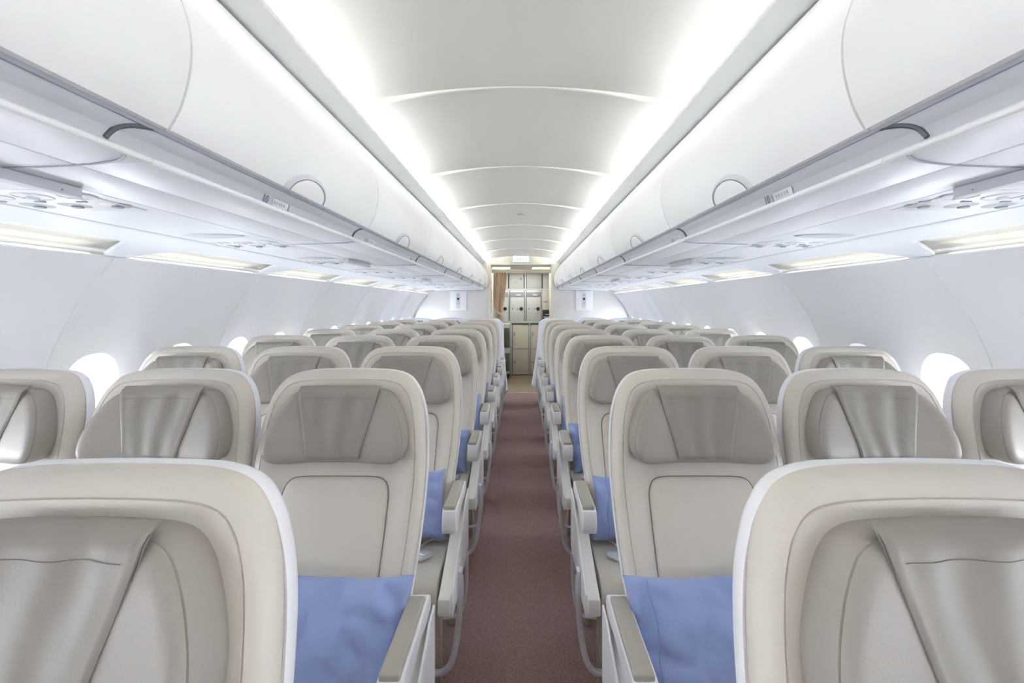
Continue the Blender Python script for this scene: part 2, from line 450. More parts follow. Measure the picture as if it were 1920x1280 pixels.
for s in (-1, 1):
    side = side_name[s]
    for i, (a, b) in enumerate(zip(bins, bins[1:])):
        vis = i - bins.index(next(q for q in bins if q > -.5)) if True else 0
        k = [q for q in range(len(bins) - 1) if bins[q + 1] > .3].index(i) if b > .3 else None
        if k is None: lab = 'white overhead bin on the %s side, ahead of the photo edge' % side; 
        elif k == 0: lab = 'white curved overhead bin nearest the camera on the %s, cut by the photo edge' % side
        elif k == 1: lab = 'white curved overhead bin on the %s with the number 10 beside its latch' % side
        else: lab = '%s white overhead bin from the camera on the %s side of the aisle' % (ordinal[k], side)
        if b < -.3: continue
        t = thing('overhead_bin', (s * .62, (a + b) / 2, 1.70), lab, 'overhead bin', 'overhead luggage bins')
        inv = (-s * .62, -(a + b) / 2, -1.70)
        def part(name, me, m, par=t):
            o = obj(name, me, m, par)
            if par is t: o.location = inv
            return o
        d = part('door', rounded_door(s, a, b), 'bin')
        bk = offset_prof(-.026)
        body = [(.622, 1.70)] + bk[2:] + [(.72, 2.10), (1.30, 2.05), (1.32, 1.70), (.905, 1.66), (.760, 1.648), (.63, 1.652)]
        part('body', prism([(s * x, z) for x, z in body], a, b, 'y'), 'grey')
        st = [(.606, 1.698), (.6075, 1.690), (.6155, 1.672), (.6175, 1.6705), (.619, 1.668), (.6245, 1.6475), (.632, 1.645), (.632, 1.70)]
        part('number_strip', prism([(s * x, z) for x, z in st], a, b, 'y'), 'strip')  # its grey partly carries the shade of this down-facing side
        part('gap_shade_band', prism([(s * x, z) for x, z in [(.5985, 1.6975), (.6035, 1.6895), (.611, 1.6895), (.611, 1.6975)]], a, b, 'y'), 'grey')  # solid grey band: the shade below the door put into its colour
        bead = [(.6245 + .0065 * cos(q), 1.6435 + .0065 * sin(q)) for q in [2 * pi * n / 14 for n in range(14)]]
        part('edge_bead', prism([(s * x, z) for x, z in bead], a, b, 'y', .002), 'white')
        part('underside', join([prism([(s * x, z) for x, z in [(.632, 1.6400), (.753, 1.6385), (.753, 1.655), (.632, 1.655)]], a, b, 'y', .0015),
                                prism([(s * x, z) for x, z in [(.757, 1.6385), (.898, 1.6370), (.898, 1.655), (.757, 1.655)]], a, b, 'y', .0015)]), 'under')
        # the joint to the next bin: a dark bow over the strip, then a fine line under the bin
        g1 = catmull([(.6065, b - .004, 1.6945), (.6085, b - .030, 1.690), (.612, b - .058, 1.682), (.6165, b - .078, 1.671), (.6215, b - .088, 1.657), (.6225, b - .090, 1.652)], 4)
        part('end_gap', tube([(s * (x - .001), y, z) for x, y, z in g1], .0042, 6), 'dark')
        g2 = catmull([(.6245, b - .050, 1.637), (.66, b - .022, 1.6375), (.71, b - .004, 1.638), (.76, b + .006, 1.638), (.83, b + .012, 1.6368), (.898, b + .014, 1.6366)], 4)
        part('joint_line', tube([(s * x, y, z) for x, y, z in g2], .0022, 6), 'grey')
        # latch: half-oval rim and flap hugging the foot of the door
        yc = (a + b) / 2 - .02
        def patch(ra, rb, off, edge=.0, n=28, m=7):
            rows = []
            for q in range(n + 1):
                an = pi * q / n
                row = []
                for r_ in range(m + 1):
                    f = r_ / m
                    yy = yc + ra * cos(an) * f; tt = rb * sin(an) * f
                    o_ = off if r_ < m else off - edge
                    x, z = door_at(max(tt, 0.0), o_)
                    row.append((s * x, yy, z))
                rows.append(row)
            return loft(rows, angle=40)
        la = part('latch', patch(.125, .062, .005, .006), 'ltgrey')
        lf = obj('latch_flap', patch(.100, .048, .0075, .003), 'bin', la)
        grv = []
        for q in range(29):
            an = pi * q / 28; x, z = door_at(.0485 * sin(an), .0078); grv.append((s * x, yc + .101 * cos(an), z))
        obj('latch_gap', tube(grv, .0011, 5), 'seam', la)
# seat row labels on the number strip
def text(body, size, loc, rot, m, parent=None, name='lettering', ext=.0004):
    cu = bpy.data.curves.new(name, 'FONT'); cu.body = body; cu.size = size; cu.align_x = 'CENTER'; cu.align_y = 'CENTER'; cu.extrude = ext
    cu.materials.append(M[m]); o = bpy.data.objects.new(name, cu); C.objects.link(o); o.location = loc; o.rotation_euler = rot
    me = bpy.data.meshes.new_from_object(o); bpy.data.objects.remove(o)
    o = bpy.data.objects.new(name, me); C.objects.link(o); o.location = loc; o.rotation_euler = rot
    if parent: o.parent = parent
    return o
for s in (-1, 1):
    # the strip leans: its face looks down and towards the aisle
    tilt = math.atan2(.0205, .0055)
    fx = Vector((s * .6218, 0, 1.6585)); nrm = Vector((-s * .0205, 0, -.0055)).normalized()
    for r, yy in enumerate([1.22, 1.98, 2.77, 3.56, 4.35]):
        pl = thing('row_placard', (s * .6213 + nrm.x * .0015, yy + (.015 if s < 0 else -.07), 1.6583 + nrm.z * .0015),
                   ('grey printed row placard reading 10 on the %s bin strip' % side_name[s]) if r == 0 else '%s faint row placard from the camera on the %s bin strip' % (ordinal[r], side_name[s]), 'placard', 'row placards on the bin strips')
        # local frame: text x runs along the cabin, text z points along nrm
        z_ax = nrm; x_ax = Vector((0, -s * -1.0, 0)) if False else Vector((0, 1 if s < 0 else -1, 0)); y_ax = z_ax.cross(x_ax)
        from mathutils import Matrix
        R = Matrix((x_ax, y_ax, z_ax)).transposed()
        pl.rotation_euler = R.to_euler()
        sgn = 1
        if r == 0:
            # numeral first seen along the aisle
            text('10', .028, (-.052, 0, .0006), (0, 0, 0), 'ink', pl)
            obj('printed_panel', join([box(-.018, .060, -.0085, .0085, 0, .0007)]), 'ltgrey', pl)
            ms = [box(-.012 + .012 * q, -.005 + .012 * q, -.004, .005, .0007, .0012) for q in range(5)]
            obj('pictograms', join(ms), 'grey', pl)
            obj('divider_mark', box(-.030 if s > 0 else .064, -.0265 if s > 0 else .0675, -.0095, .0095, 0, .0012), 'grey', pl)
        else:
            obj('printed_panel', box(-.018, .060, -.0085, .0085, 0, .0007), 'ltgrey', pl)
            obj('pictograms', join([box(-.060 + .012 * q, -.052 + .012 * q, -.006, .006, 0, .001) for q in range(3)] + [box(-.012 + .012 * q, -.005 + .012 * q, -.004, .005, .0007, .0012) for q in range(5)]), 'grey', pl)

# ------------------------------------------------------------------ service rail, cove panel, light slot
for s in (-1, 1):
    tn += 1
    struct(obj('trim_%d' % tn, prism([(s * x, z) for x, z in [(.902, 1.6370), (1.196, 1.6345), (1.196, 1.66), (.902, 1.66)]], Y0, Y1, 'y'), 'under'))
    tn += 1
    struct(obj('trim_%d' % tn, prism([(s * x, z) for x, z in [(1.190, 1.648), (1.215, 1.648), (1.215, 1.67), (1.190, 1.67)]], Y0, Y1, 'y'), 'grey'))
    # cove panel: its outer edge swings out to the wall at every panel joint
    def gz(x): return interp([(1.208, 1.6345), (1.36, 1.629), (1.42, 1.624), (1.50, 1.606), (1.565, 1.586), (1.60, 1.576)], x)
    ny = int((Y1 - Y0) / .022); rows = []
    for q in range(ny + 1):
        y = Y0 + (Y1 - Y0) * q / ny
        dd = ((y - SEAM0 + PITCH / 2) % PITCH) - PITCH / 2
        e = sm(1 - abs(dd) / (.20 if dd > 0 else .15)); e = max(0, min(1, e * 1.25))
        xg = 1.42 + .152 * e
        row = [(1.208, 1.655), (1.208, 1.6365), (1.211, 1.6345)] + [(1.211 + (xg - 1.211) * k / 8, gz(1.211 + (xg - 1.211) * k / 8)) for k in range(1, 9)] + [(xg + .004, gz(xg) + .003), (xg + .003, gz(xg) + .012)]
        rows.append([(s * x, y, z) for x, z in row])
    tn += 1
    struct(obj('trim_%d' % tn, loft(rows, angle=60), 'under'))
    rc = catmull([(1.395, 1.642), (1.47, 1.640), (1.55, 1.632), (1.62, 1.618), (1.655, 1.60), (1.66, 1.57)], 4)
    tn += 1
    struct(obj('trim_%d' % tn, loft([[(s * x, y, z) for x, z in rc] for y in (Y0, 0, 4, Y1)]), 'recess'))
    # thin joint lines of the cove panel and led strips between the joints
    k = -2
    for k in range(-2, 6):
        y = SEAM0 + PITCH * k
        a, b = y + .12, min(y + PITCH - .10, 8.15)
        if b < 0.1 or a > 7.8: continue
        kk = k + 2
        led = tag(obj('light_strip', prism([(s * 1.574, 1.5845), (s * 1.574, 1.5872), (s * 1.602, 1.5925), (s * 1.604, 1.590)], a, b, 'y'), 'led'),
                  '%s thin glowing light strip from the camera above the %s wall' % (ordinal[kk], side_name[s]), 'light strip', 'light strips above the side walls')
    # retracted screen housings hanging under the rail
    for q, (a, b) in enumerate(((.40, .985), (2.50, 2.86), (4.45, 4.75))):
        t = thing('screen_housing', (s * .90, (a + b) / 2, 1.637), '%s grey folded screen housing under the %s bins' % (('nearest', 'second', 'third')[q], side_name[s]), 'screen housing', 'folded screen housings')
        L = (b - a) / 2
        obj('casing', box(-.013, .013, -L, L, -.021, 0, .003), 'ltgrey', t)
        obj('cover_edge', box(-.015 if s < 0 else .0125, -.0125 if s < 0 else .015, -L, L, -.008, -.0065), 'dark', t)
        obj('screw', tube([(-.0145 * -s * -1, L - .045, -.014), (-.012 * -s * -1, L - .045, -.014)], .002, 8), 'grey', t)

# passenger service units
ROWS = [.335, 1.185, 1.98, 2.79, 3.567, 4.348, 5.14, 5.93, 6.72]
def disc(r, z, n=24, x=0, y=0): return prism([(x + r * cos(2 * pi * k / n), y + r * sin(2 * pi * k / n)) for k in range(n)], z[0], z[1], 'z', min(.0015, abs(z[1] - z[0]) * .3), 1)
def dish(x, y, r, depth, m=6, n=24, ky=1.0):
    rows = []
    for i in range(m + 1):
        f = 1 - i / m * .98; rows.append([(x + r * f * cos(2 * pi * k / n), y + ky * r * f * sin(2 * pi * k / n), -.0015 - depth * (1 - f * f)) for k in range(n)])
    return loft(rows, True, 60)
def make_psu(s):
    t = thing('service_unit', (0, 0, 0), 'x', 'service unit', 'reading light and air vent units')
    obj('plate', box(.935 * s if s > 0 else -1.185, 1.185 if s > 0 else -.935, -.19, .03, -.0012, .0, .0005), 'white', t)
    for x in (.96, 1.055, 1.145):
        rl = obj('reading_light', dish(s * x, -.035, .032, .003), 'strip', t)
        obj('lens', disc(.012, (-.0075, -.003), 18, s * x + .006, -.035), 'grey', rl)
        av = obj('air_vent', join([dish(s * x, -.135, .034, .004), tube([(s * x + .034 * cos(q), -.135 + .034 * sin(q), -.002) for q in [2 * pi * k / 24 for k in range(25)]], .002, 6)]), 'under', t)
        obj('nozzle', disc(.011, (-.010, -.004), 16, s * x, -.135), 'white', av)
        obj('call_button', box(s * x - .034 - .011, s * x - .034 + .011, -.089, -.081, -.0045, -.002, .001), 'grey', t)
    obj('speaker_cover', dish(s * 1.055, -.315, .105, .007, ky=.42), 'ltgrey', t)
    return t
for s in (-1, 1):
    proto = make_psu(s)
    for i, zA in enumerate(ROWS):
        o = proto if i == 0 else copy_tree(proto)
        o.location = (0, zA, 1.6362)
        o['label'] = ('white service unit with round lights and vents over the row nearest the camera, %s side' if i == 0 else '%s white service unit with lights and vents from the camera, %%s side' % ordinal[i]) % side_name[s]

# ------------------------------------------------------------------ rear partition, opening, vestibule
struct(obj('wall_rear_left', box(-1.95, -.545, 8.2, 8.25, 0, 2.35, .002), 'bulk'))
struct(obj('wall_rear_right', box(.545, 1.95, 8.2, 8.25, 0, 2.35, .002), 'bulk'))
struct(obj('wall_rear_top', box(-.545, .545, 8.2, 8.25, 2.07, 2.35, .002), 'fascia'))
for s in (-1, 1):
    tn += 1
    struct(obj('trim_%d' % tn, box(min(s * .545, s * .71), max(s * .545, s * .71), 8.192, 8.2, 1.73, 2.10, .001), 'fascia'))
    tn += 1
    struct(obj('trim_%d' % tn, box(min(s * .515, s * .55), max(s * .515, s * .55), 8.19, 8.9, 0, 2.07, .003), 'jamb'))
    tn += 1
    pts = [(s * (wall_x(z) - .006), 8.185, z) for z in [.9 + .05 * k for k in range(14)]]
    struct(obj('trim_%d' % tn, tube(pts, .007, 8), 'ltgrey'))
struct(obj('ceiling', box(-1.5, 1.5, 8.24, 10.2, 2.07, 2.11), 'jamb'))
struct(obj('wall_vestibule_left', box(-1.25, -1.2, 8.24, 10.2, 0, 2.1), 'jamb'))
struct(obj('wall_vestibule_right', box(1.2, 1.25, 8.24, 10.2, 0, 2.1), 'jamb'))
for s in (-1, 1):
    t = thing('ceiling_light', (s * .37, 8.80, 2.07), 'bright ceiling light panel beyond the opening, %s one' % side_name[s], 'light', 'light panels beyond the opening')
    obj('frame', box(-.19, .19, -.28, .28, -.012, 0, .003), 'ltgrey', t)
    obj('diffuser', box(-.17, .17, -.20, .26, -.016, -.010, .002), 'lightpanel', t)
tag(obj('ceiling_hatch', box(-.14, .14, 8.30, 9.2, 2.055, 2.07, .003), 'steel'), 'grey hatch between the two ceiling lights past the opening', 'hatch')
# equipment boxes on the partition
for s in (-1, 1):
    t = thing('crew_panel', (s * 1.065, 8.2, 1.457), 'white wall box with a grey oval slot on the %s rear partition' % side_name[s], 'wall box', 'white boxes on the rear partition')
    obj('casing', box(-.143, .143, -.03, 0, -.17, .17, .012, 3), 'white', t)
    pill = [(.036 * cos(q), .10 * (1 if sin(q) >= 0 else -1) + .036 * sin(q)) for q in [2 * pi * k / 32 for k in range(32)]]
    obj('slot_plate', prism([(x, z) for x, z in pill], -.033, -.029, 'y', .001, 1), 'ltgrey', t)
    obj('lens', box(-.018, .018, -.036, -.032, .012, .052, .001), 'black', t)
    obj('switch', join([box(-.020, .020, -.036, -.032, -.052, -.040), box(-.022, .022, -.035, -.032, -.018, -.012), box(-.014, .014, -.035, -.032, .085, .10)]), 'grey', t)
# exit sign
t = thing('exit_sign', (.0, 8.08, 2.213), 'lit white exit sign over the rear opening', 'sign')
obj('housing', box(-.135, .135, -.02, .03, -.115, 0, .008, 3), 'white', t)
obj('lit_face', box(-.125, .125, -.0225, -.019, -.108, -.012, .004), 'sign', t)
text('◄ EXIT ►' if False else 'EXIT', .055, (0, -.0235, -.068), (pi / 2, 0, 0), 'purple', t)
for q in (-1, 1): obj('arrow', prism([(q * .105, -.068), (q * .085, -.056), (q * .085, -.080)], -.024, -.0225, 'y'), 'purple', t)

# curtain on its rail
t = thing('curtain_rail', (0, 8.30, 1.945), 'tan curtain rail spanning the rear opening', 'rail')
obj('rod', tube([(-.505, 0, 0), (0, -.01, -.006), (.505, 0, 0)], .012, 10), 'rail', t)
obj('valance', box(-.505, .505, .02, .035, -.005, .055, .003), 'rail', t)
rows = []
for j in range(41):
    f = j / 40; z = 1.945 - f * 1.53
    tie = math.exp(-((z - 1.24) / .13) ** 2)
    xl = -.475 + .03 * tie; xr = -.245 - .055 * sm((1.965 - z) / .72) - .02 * tie
    row = []
    for i in range(97):
        u = i / 96; amp = .020 * (1 - .45 * tie)
        row.append((xl + (xr - xl) * u + .004 * sin(u * 40 + z * 3), 8.10 + amp * sin(u * 2 * pi * 8 + .6 * sin(z * 2.2)) + .006 * sin(u * 13 + z * 5), z))
    rows.append(row)
ct = tag(obj('curtain', loft(rows, angle=80), 'curtain'), 'pleated tan curtain tied back at the left of the rear opening', 'curtain')
ct.location.y = .2
sd = ct.modifiers.new('thickness', 'SOLIDIFY'); sd.thickness = .003
tb = catmull([(-.455, 8.065, 1.33), (-.43, 8.055, 1.285), (-.37, 8.05, 1.245), (-.31, 8.055, 1.215), (-.30, 8.10, 1.20), (-.37, 8.14, 1.24), (-.45, 8.135, 1.31)], 5, True)
tie_rows = [[(x, y, z - .018) for x, y, z in tb], [(x, y - .002 if y < 8.1 else y + .002, z) for x, y, z in tb], [(x, y, z + .018) for x, y, z in tb]]
obj('tieback', loft(tie_rows, True, 80), 'rail', ct)
tag(obj('grab_handle', tube([(-.512, 8.20, 1.25), (-.50, 8.175, 1.30), (-.50, 8.175, 1.60), (-.512, 8.2, 1.66)], .008, 8), 'rail'), 'slim beige grab handle on the left post of the opening', 'handle')

# galley
zg = 9.555
struct(obj('wall_galley', box(-1.2, 1.2, zg + .03, zg + .08, 0, 2.06), 'galley'))
def gx(px): return (px - 978) / 94.7
def gh(py): return 1.4 + (570 - py) / 94.7
g = thing('galley_unit', (0, zg, 0), 'grey steel galley frame with shelf and worktop at the rear', 'galley')
obj('worktop', box(-.8, .8, -.06, .03, 1.018, 1.062, .006), 'steel', g)
obj('shelf', box(-.8, .8, -.03, .03, 1.675, 1.706, .004), 'white', g)
obj('post', box(gx(984.3), gx(987.4), -.022, .03, 1.706, 2.0, .002), 'white', g)
for a, b in ((984.4, 987), (953.8, 956), (1015.3, 1017)): obj('post', box(gx(a), gx(b), -.022, .03, 1.062, 1.675, .002), 'steel', g)
for a, b in ((992, 995.2), (958, 961)): obj('post', box(gx(a), gx(b), -.03, .03, 0, 1.018, .002), 'steel', g)
obj('header', box(-.8, .8, -.02, .03, 1.995, 2.06, .002), 'ltgrey', g)
obj('kick_plate', box(-.8, .8, -.005, .03, 0, .03), 'black', g)
obj('backing', box(-.8, .8, -.004, .03, .03, 2.0), 'black', g)
for i, (a, b, w_) in enumerate(((918, 953.5, 'leftmost, half behind the curtain'), (955.6, 982.6, 'second from the left'), (988.4, 1016.4, 'third from the left, with a ring latch'), (1018.3, 1032, 'narrow one at the far right'))):
    t = thing('storage_box', ((gx(a) + gx(b)) / 2, zg - .03, 1.707), 'pale metal box on the galley top shelf, %s' % w_, 'storage box', 'boxes on the galley top shelf')
    W = (gx(b) - gx(a)) / 2
    obj('casing', box(-W, W, -.012, .022, 0, .284, .006), 'galley', t)
    if i in (1, 2):
        rg = [(W - .055 + .022 * cos(q), -.015, .19 + .022 * sin(q)) for q in [2 * pi * k / 20 for k in range(21)]]
        obj('latch', tube(rg, .004, 6) if i == 2 else prism([(W - .055 + .024 * cos(q), .19 + .024 * sin(q)) for q in [2 * pi * k / 20 for k in range(20)]], -.017, -.011, 'y'), 'grey' if i == 1 else 'steel', t)
        if i == 1: obj('label_plate', join([box(-.05, .02, -.0135, -.0115, .125, .13), box(-.05, .02, -.0135, -.0115, .105, .109)]), 'grey', t)
for i, (a, b, w_) in enumerate(((925, 953.4, 'left, half behind the curtain'), (956.8, 983.6, 'middle'), (987.8, 1014.8, 'right'))):
    t = thing('oven', ((gx(a) + gx(b)) / 2, zg - .03, 1.064), 'pale galley oven with a round black knob, the %s one' % w_, 'oven', 'ovens above the galley worktop')
    W = (gx(b) - gx(a)) / 2
    obj('casing', box(-W, W, -.006, .024, 0, .608, .003), 'steel', t)
    obj('door', box(-W + .006, W - .006, -.012, -.004, .004, .465, .004), 'galley', t)
    obj('control_band', box(-W + .004, W - .004, -.011, -.004, .475, .575, .003), 'grey', t)
    obj('latch', box(-.02, .075, -.024, -.010, .50, .528, .003), 'chrome', t)
    obj('knob', prism([(W - .058 + .035 * cos(q), .245 + .035 * sin(q)) for q in [2 * pi * k / 24 for k in range(24)]], -.028, -.011, 'y', .003, 1), 'black', t)
    obj('button', prism([(-W + .05 + .012 * cos(q), .245 + .012 * sin(q)) for q in [2 * pi * k / 12 for k in range(12)]], -.017, -.011, 'y'), 'olive', t)
    obj('label_plate', box(W - .14, W - .11, -.0135, -.0115, .225, .255), 'grey', t)
t = thing('control_cabinet', (gx(1024.5), zg - .03, 1.064), 'beige galley side cabinet with a black placard', 'cabinet')
obj('casing', box(-.075, .09, -.008, .024, 0, .608, .003), 'cart', t)
obj('placard', box(-.07, .085, -.013, -.007, .01, .225, .002), 'black', t)
obj('print', join([box(-.012, .075, -.015, -.0125, .125, .142), box(-.045, .075, -.015, -.0125, .065, .09), box(-.045, -.035, -.015, -.0125, .065, .105)]), 'ltgrey', t)
obj('switch', box(-.05, .02, -.015, -.007, .37, .40, .002), 'grey', t)
for i, (a, b, w_) in enumerate(((925, 957.4, 'left one, partly behind the parked trolley'), (961.6, 991.6, 'one in full view in the middle'), (995.6, 1028, 'one on the right'))):
    t = thing('galley_cart', ((gx(a) + gx(b)) / 2, zg - .03, .012), 'beige galley cart under the worktop, %s' % w_, 'cart', 'carts parked under the worktop')
    W = (gx(b) - gx(a)) / 2
    obj('body', box(-W, W, -.004, .024, 0, .985, .003), 'steel', t)
    obj('door', box(-W + .008, W - .008, -.012, -.003, .012, .972, .006), 'cart', t)
    obj('rail', box(-W + .03, W - .03, -.022, -.010, .515, .53, .003), 'galley', t)
    obj('latch', box(-W + .03, -W + .055, -.02, -.010, .76, .83, .003), 'grey', t)
    obj('plate', box(-W + .02, -W + .07, -.014, -.010, .225, .265), 'grey', t)
t = thing('trolley', (-.36, 9.05, 0), 'grey meal trolley parked at the left beside the galley', 'trolley')
obj('body', box(-.15, .15, 0, .36, .10, 1.0, .008), 'steel', t)
obj('top_tray', box(-.155, .155, -.006, .366, 1.0, 1.03, .006), 'white', t)
obj('upper_panel', box(.04, .146, -.006, .002, .58, .95, .003), 'olive', t)
obj('lower_panel', box(.04, .146, -.006, .002, .14, .48, .003), 'olive', t)
obj('handle', tube([(.02, -.002, .965), (.02, -.03, .965), (.14, -.03, .965), (.14, -.002, .965)], .008, 8), 'chrome', t)
for (x, y) in ((-.12, .04), (.12, .04), (-.12, .32), (.12, .32)):
    obj('wheel', prism([(y + .045 * cos(q), .046 + .045 * sin(q)) for q in [2 * pi * k / 18 for k in range(18)]], x - .015, x + .015, 'x', .004, 1), 'black', t)
    obj('bracket', box(x - .02, x + .02, y - .02, y + .02, .075, .102, .002), 'grey', t)

# ------------------------------------------------------------------ seats
yf_tab = catmull([(.38, -.085), (.45, -.050), (.55, -.005), (.645, .038), (.735, .092), (.83, .143), (.93, .185), (1.06, .222), (1.16, .252), (1.25, .285)], 5)
def yf(h): return interp(yf_tab, h)
half = [(.213, .42), (.222, .54), (.230, .645), (.238, .735), (.2425, .83), (.2445, .93), (.240, 1.02), (.233, 1.075), (.2235, 1.115), (.2075, 1.152), (.178, 1.1835), (.130, 1.199)]
outl = [(-.10, .415), (.10, .415)] + half + [(.05, 1.2035), (-.05, 1.2035)] + [(-x, h) for x, h in half[::-1]]
outline = catmull(outl, 5, True)
front_back = lambda x, h: yf(h) - .010 * sm(1 - abs(x) / .2) * 0
me_back = slab(outline, front_back,
    [('t', .15, 0), ('t', .3, 0), ('t', .45, 0), ('t', .6, 0), ('t', .72, 0), ('t', .84, -.001), ('t', .93, -.004), ('d', .062, -.008), ('d', .048, -.0145), ('d', .036, -.0175), ('d', .0285, -.0180), ('d', .0275, -.0150), ('d', .0262, -.0150), ('d', .0252, -.0178), ('d', .016, -.0145), ('d', .007, -.0075), ('d', .0015, .003), ('d', .0003, .014)],
    [('d', .002, .024), ('d', .008, .034)])
sh_half = [(x + .0035 - .0035 * sm((h - 1.05) / .12), h - .0015 * sm((h - 1.1) / .08)) for x, h in half]
shell_outline = catmull([(-.10, .415), (.10, .415)] + sh_half + [(.05, 1.202), (-.05, 1.202)] + [(-x, h) for x, h in sh_half[::-1]], 5, True)
me_shell = slab(shell_outline, front_back, [('t', .3, .03), ('t', .6, .03), ('t', .9, .03), ('d', .012, .028), ('d', .004, .0235), ('d', .0012, .0225), ('d', 0, .025)],
    [('d', 0, .044), ('d', .003, .054), ('d', .010, .061), ('d', .03, .066)])
pan = [(.100, .46), (.140, .475), (.148, .52), (.148, .62), (.148, .74), (.148, .84), (.1465, .875), (.134, .902), (.108, .9125), (.05, .914)]
panel_outline = catmull(pan + [(-x, h) for x, h in pan[::-1]], 5, True)
me_panel = slab(panel_outline, lambda x, h: yf(h), [('t', .3, -.0105), ('t', .6, -.0105), ('t', .9, -.010), ('d', .03, -.0095), ('d', .012, -.008), ('d', .004, -.0055), ('d', .0008, -.002), ('d', 0, .001)], [('d', 0, .006)])
me_pseam = tube([(x * 1.006, yf(h) - .0015, h + .001) for x, h in panel_outline[:]] + [(panel_outline[0][0] * 1.006, yf(panel_outline[0][1]) - .0015, panel_outline[0][1] + .001)], .0011, 5)
hd = [(.06, .945), (.130, .945), (.168, .950), (.191, .968), (.198, 1.000), (.193, 1.040), (.178, 1.080), (.156, 1.116), (.126, 1.140), (.06, 1.148)]
head_outline = catmull(hd + [(-x, h) for x, h in hd[::-1]], 5, True)
def hfront(x, h): return .166 + (h - 1.05) * .31 - .034 * (max(0, abs(x) - .05) / .14) ** 1.4 + .004 * sm(1 - (h - .945) / .05)
hslab = lambda rings, back: slab(head_outline, hfront, rings, back)
me_head = hslab([('t', .2, 0), ('t', .4, 0), ('t', .6, 0), ('t', .8, 0), ('t', .93, 0.001), ('d', .030, .001), ('d', .021, .0025), ('d', .0135, .006), ('d', .0085, .0115), ('d', .0072, .0145), ('d', .0082, .0160), ('d', .0058, .0172), ('d', .004, .026), ('d', .002, .040), ('d', .001, .055)],
    [('d', .001, .080), ('d', .002, .12)])
def make_flap():
    rows = []; nv, nu = 26, 40
    for j in range(nv + 1):
        v = j / nv
        row_f = []
        h = 1.1545 - v * (1.1545 - .952)
        hwid = .1145 + (.0715 - .1145) * sm(v) * .5 + (.0715 - .1145) * v * .5
        for i in range(nu + 1):
            u = -1 + 2 * i / nu; x = u * hwid
            lift = .0065 + .0030 * sin(u * 9 + 1.5 * sin(v * 3)) * (1 - v * .4) * sm(v * 6) * (1 - abs(u) ** 4) + .0018 * noise.noise(Vector((x * 30, h * 9, 3)))
            top = .020 * sm(1 - (1.1545 - h) / .012) * 1.0
            bot = .022 * sm(1 - (h - .952) / .02)
            row_f.append((x, hfront(x, min(h, 1.146)) - lift + top + bot + .004 * (abs(u) > .985), h))
        rows.append(row_f)
    f = rows; b = [[(x, y + .007, h) for x, y, h in r] for r in rows]
    vs = [p for r in f for p in r] + [p for r in b for p in r]; n = nu + 1; o = len(f) * n; fs = []
    for j in range(nv):
        for i in range(nu):
            fs.append([j * n + i, j * n + i + 1, (j + 1) * n + i + 1, (j + 1) * n + i]); fs.append([o + j * n + i, o + (j + 1) * n + i, o + (j + 1) * n + i + 1, o + j * n + i + 1])
    for j in range(nv):
        fs.append([j * n, (j + 1) * n, o + (j + 1) * n, o + j * n]); fs.append([j * n + nu, o + j * n + nu, o + (j + 1) * n + nu, (j + 1) * n + nu])
    for i in range(nu):
        fs.append([i, o + i, o + i + 1, i + 1]); fs.append([nv * n + i, nv * n + i + 1, o + nv * n + i + 1, o + nv * n + i])
    return mesh('m', vs, fs, 50), f
me_flap, flap_rows = make_flap()
me_fseam = join([tube([(r[k][0] * 1.012, r[k][1] + .0045, r[k][2]) for r in flap_rows[1:]], .0013, 5) for k in (0, -1)]
                + [tube([(x * .97, y - .0006, h) for x, y, h in flap_rows[4][2:-2]], .0005, 4)])
cprof = catmull([(-.300, .325), (-.335, .345), (-.350, .385), (-.342, .425), (-.310, .452), (-.25, .463), (-.12, .462), (.0, .456), (.05, .45), (.05, .36), (-.10, .335)], 4, True)
me_cush = prism(cprof, -.233, .233, 'x', .012, 3)
me_csides = join([tube([(sx * .2315, a, b) for a, b in cprof[0:34]], .0022, 5) for sx in (-1, 1)])
def arm_meshes(xc, wd):
    body = prism(catmull([(.055, .655), (-.10, .6555), (-.225, .6555), (-.243, .642), (-.250, .612), (-.244, .580), (-.225, .566), (-.195, .570), (-.15, .592), (-.05, .612), (.055, .600)], 4, True), xc - wd / 2, xc + wd / 2, 'x', .006, 3)
    pad = box(xc - wd / 2 + .003, xc + wd / 2 - .006, -.232, .030, .648, .6675, .005, 3)
    return body, pad
def seat_parts(t, s_in, aisle):
    """s_in: +1 when the aisle lies at local +x"""
    obj('seat_cushion', me_cush, 'cushion', t)
    b = obj('backrest', me_back, 'cream', t)
    p = obj('lumbar_panel', me_panel, 'cream', b); 
    obj('panel_seam', me_pseam, 'seam', b)
    obj('back_shell', me_shell, 'shell', t)
    h = obj('headrest', me_head, 'taupe', t)
    obj('headrest_flap', me_flap, 'taupe2', h); obj('flap_seam', me_fseam, 'seam', h)
    base = me_base
    obj('seat_frame', base, 'legp', t)
    for k in range(2): obj('leg', me_leg[k], 'legp', t, (s_in * .213, 0, 0))
    o_ = obj('armrest', me_arm_in[s_in][0], 'shell', t); obj('arm_pad', me_arm_in[s_in][1], 'pad', o_)
    if aisle:
        o_ = obj('armrest', me_arm_out[s_in][0], 'shell', t); obj('arm_pad', me_arm_out[s_in][1], 'pad', o_)
        c = obj('side_console', me_console[s_in], 'console', t); obj('console_rim', me_rim[s_in], 'shell', c)
        bb = obj('baggage_bar', me_bar[s_in][0], 'chrome', t); obj('bracket', me_bar[s_in][2], 'chrome', bb); obj('baggage_bar', me_bar[s_in][1], 'chrome', t)
        st = obj('seat_belt', me_strap[s_in], 'strap', t); obj('buckle', me_buckle[s_in], 'chrome', st)
me_base = box(-.22, .22, -.25, .20, .30, .345, .01)
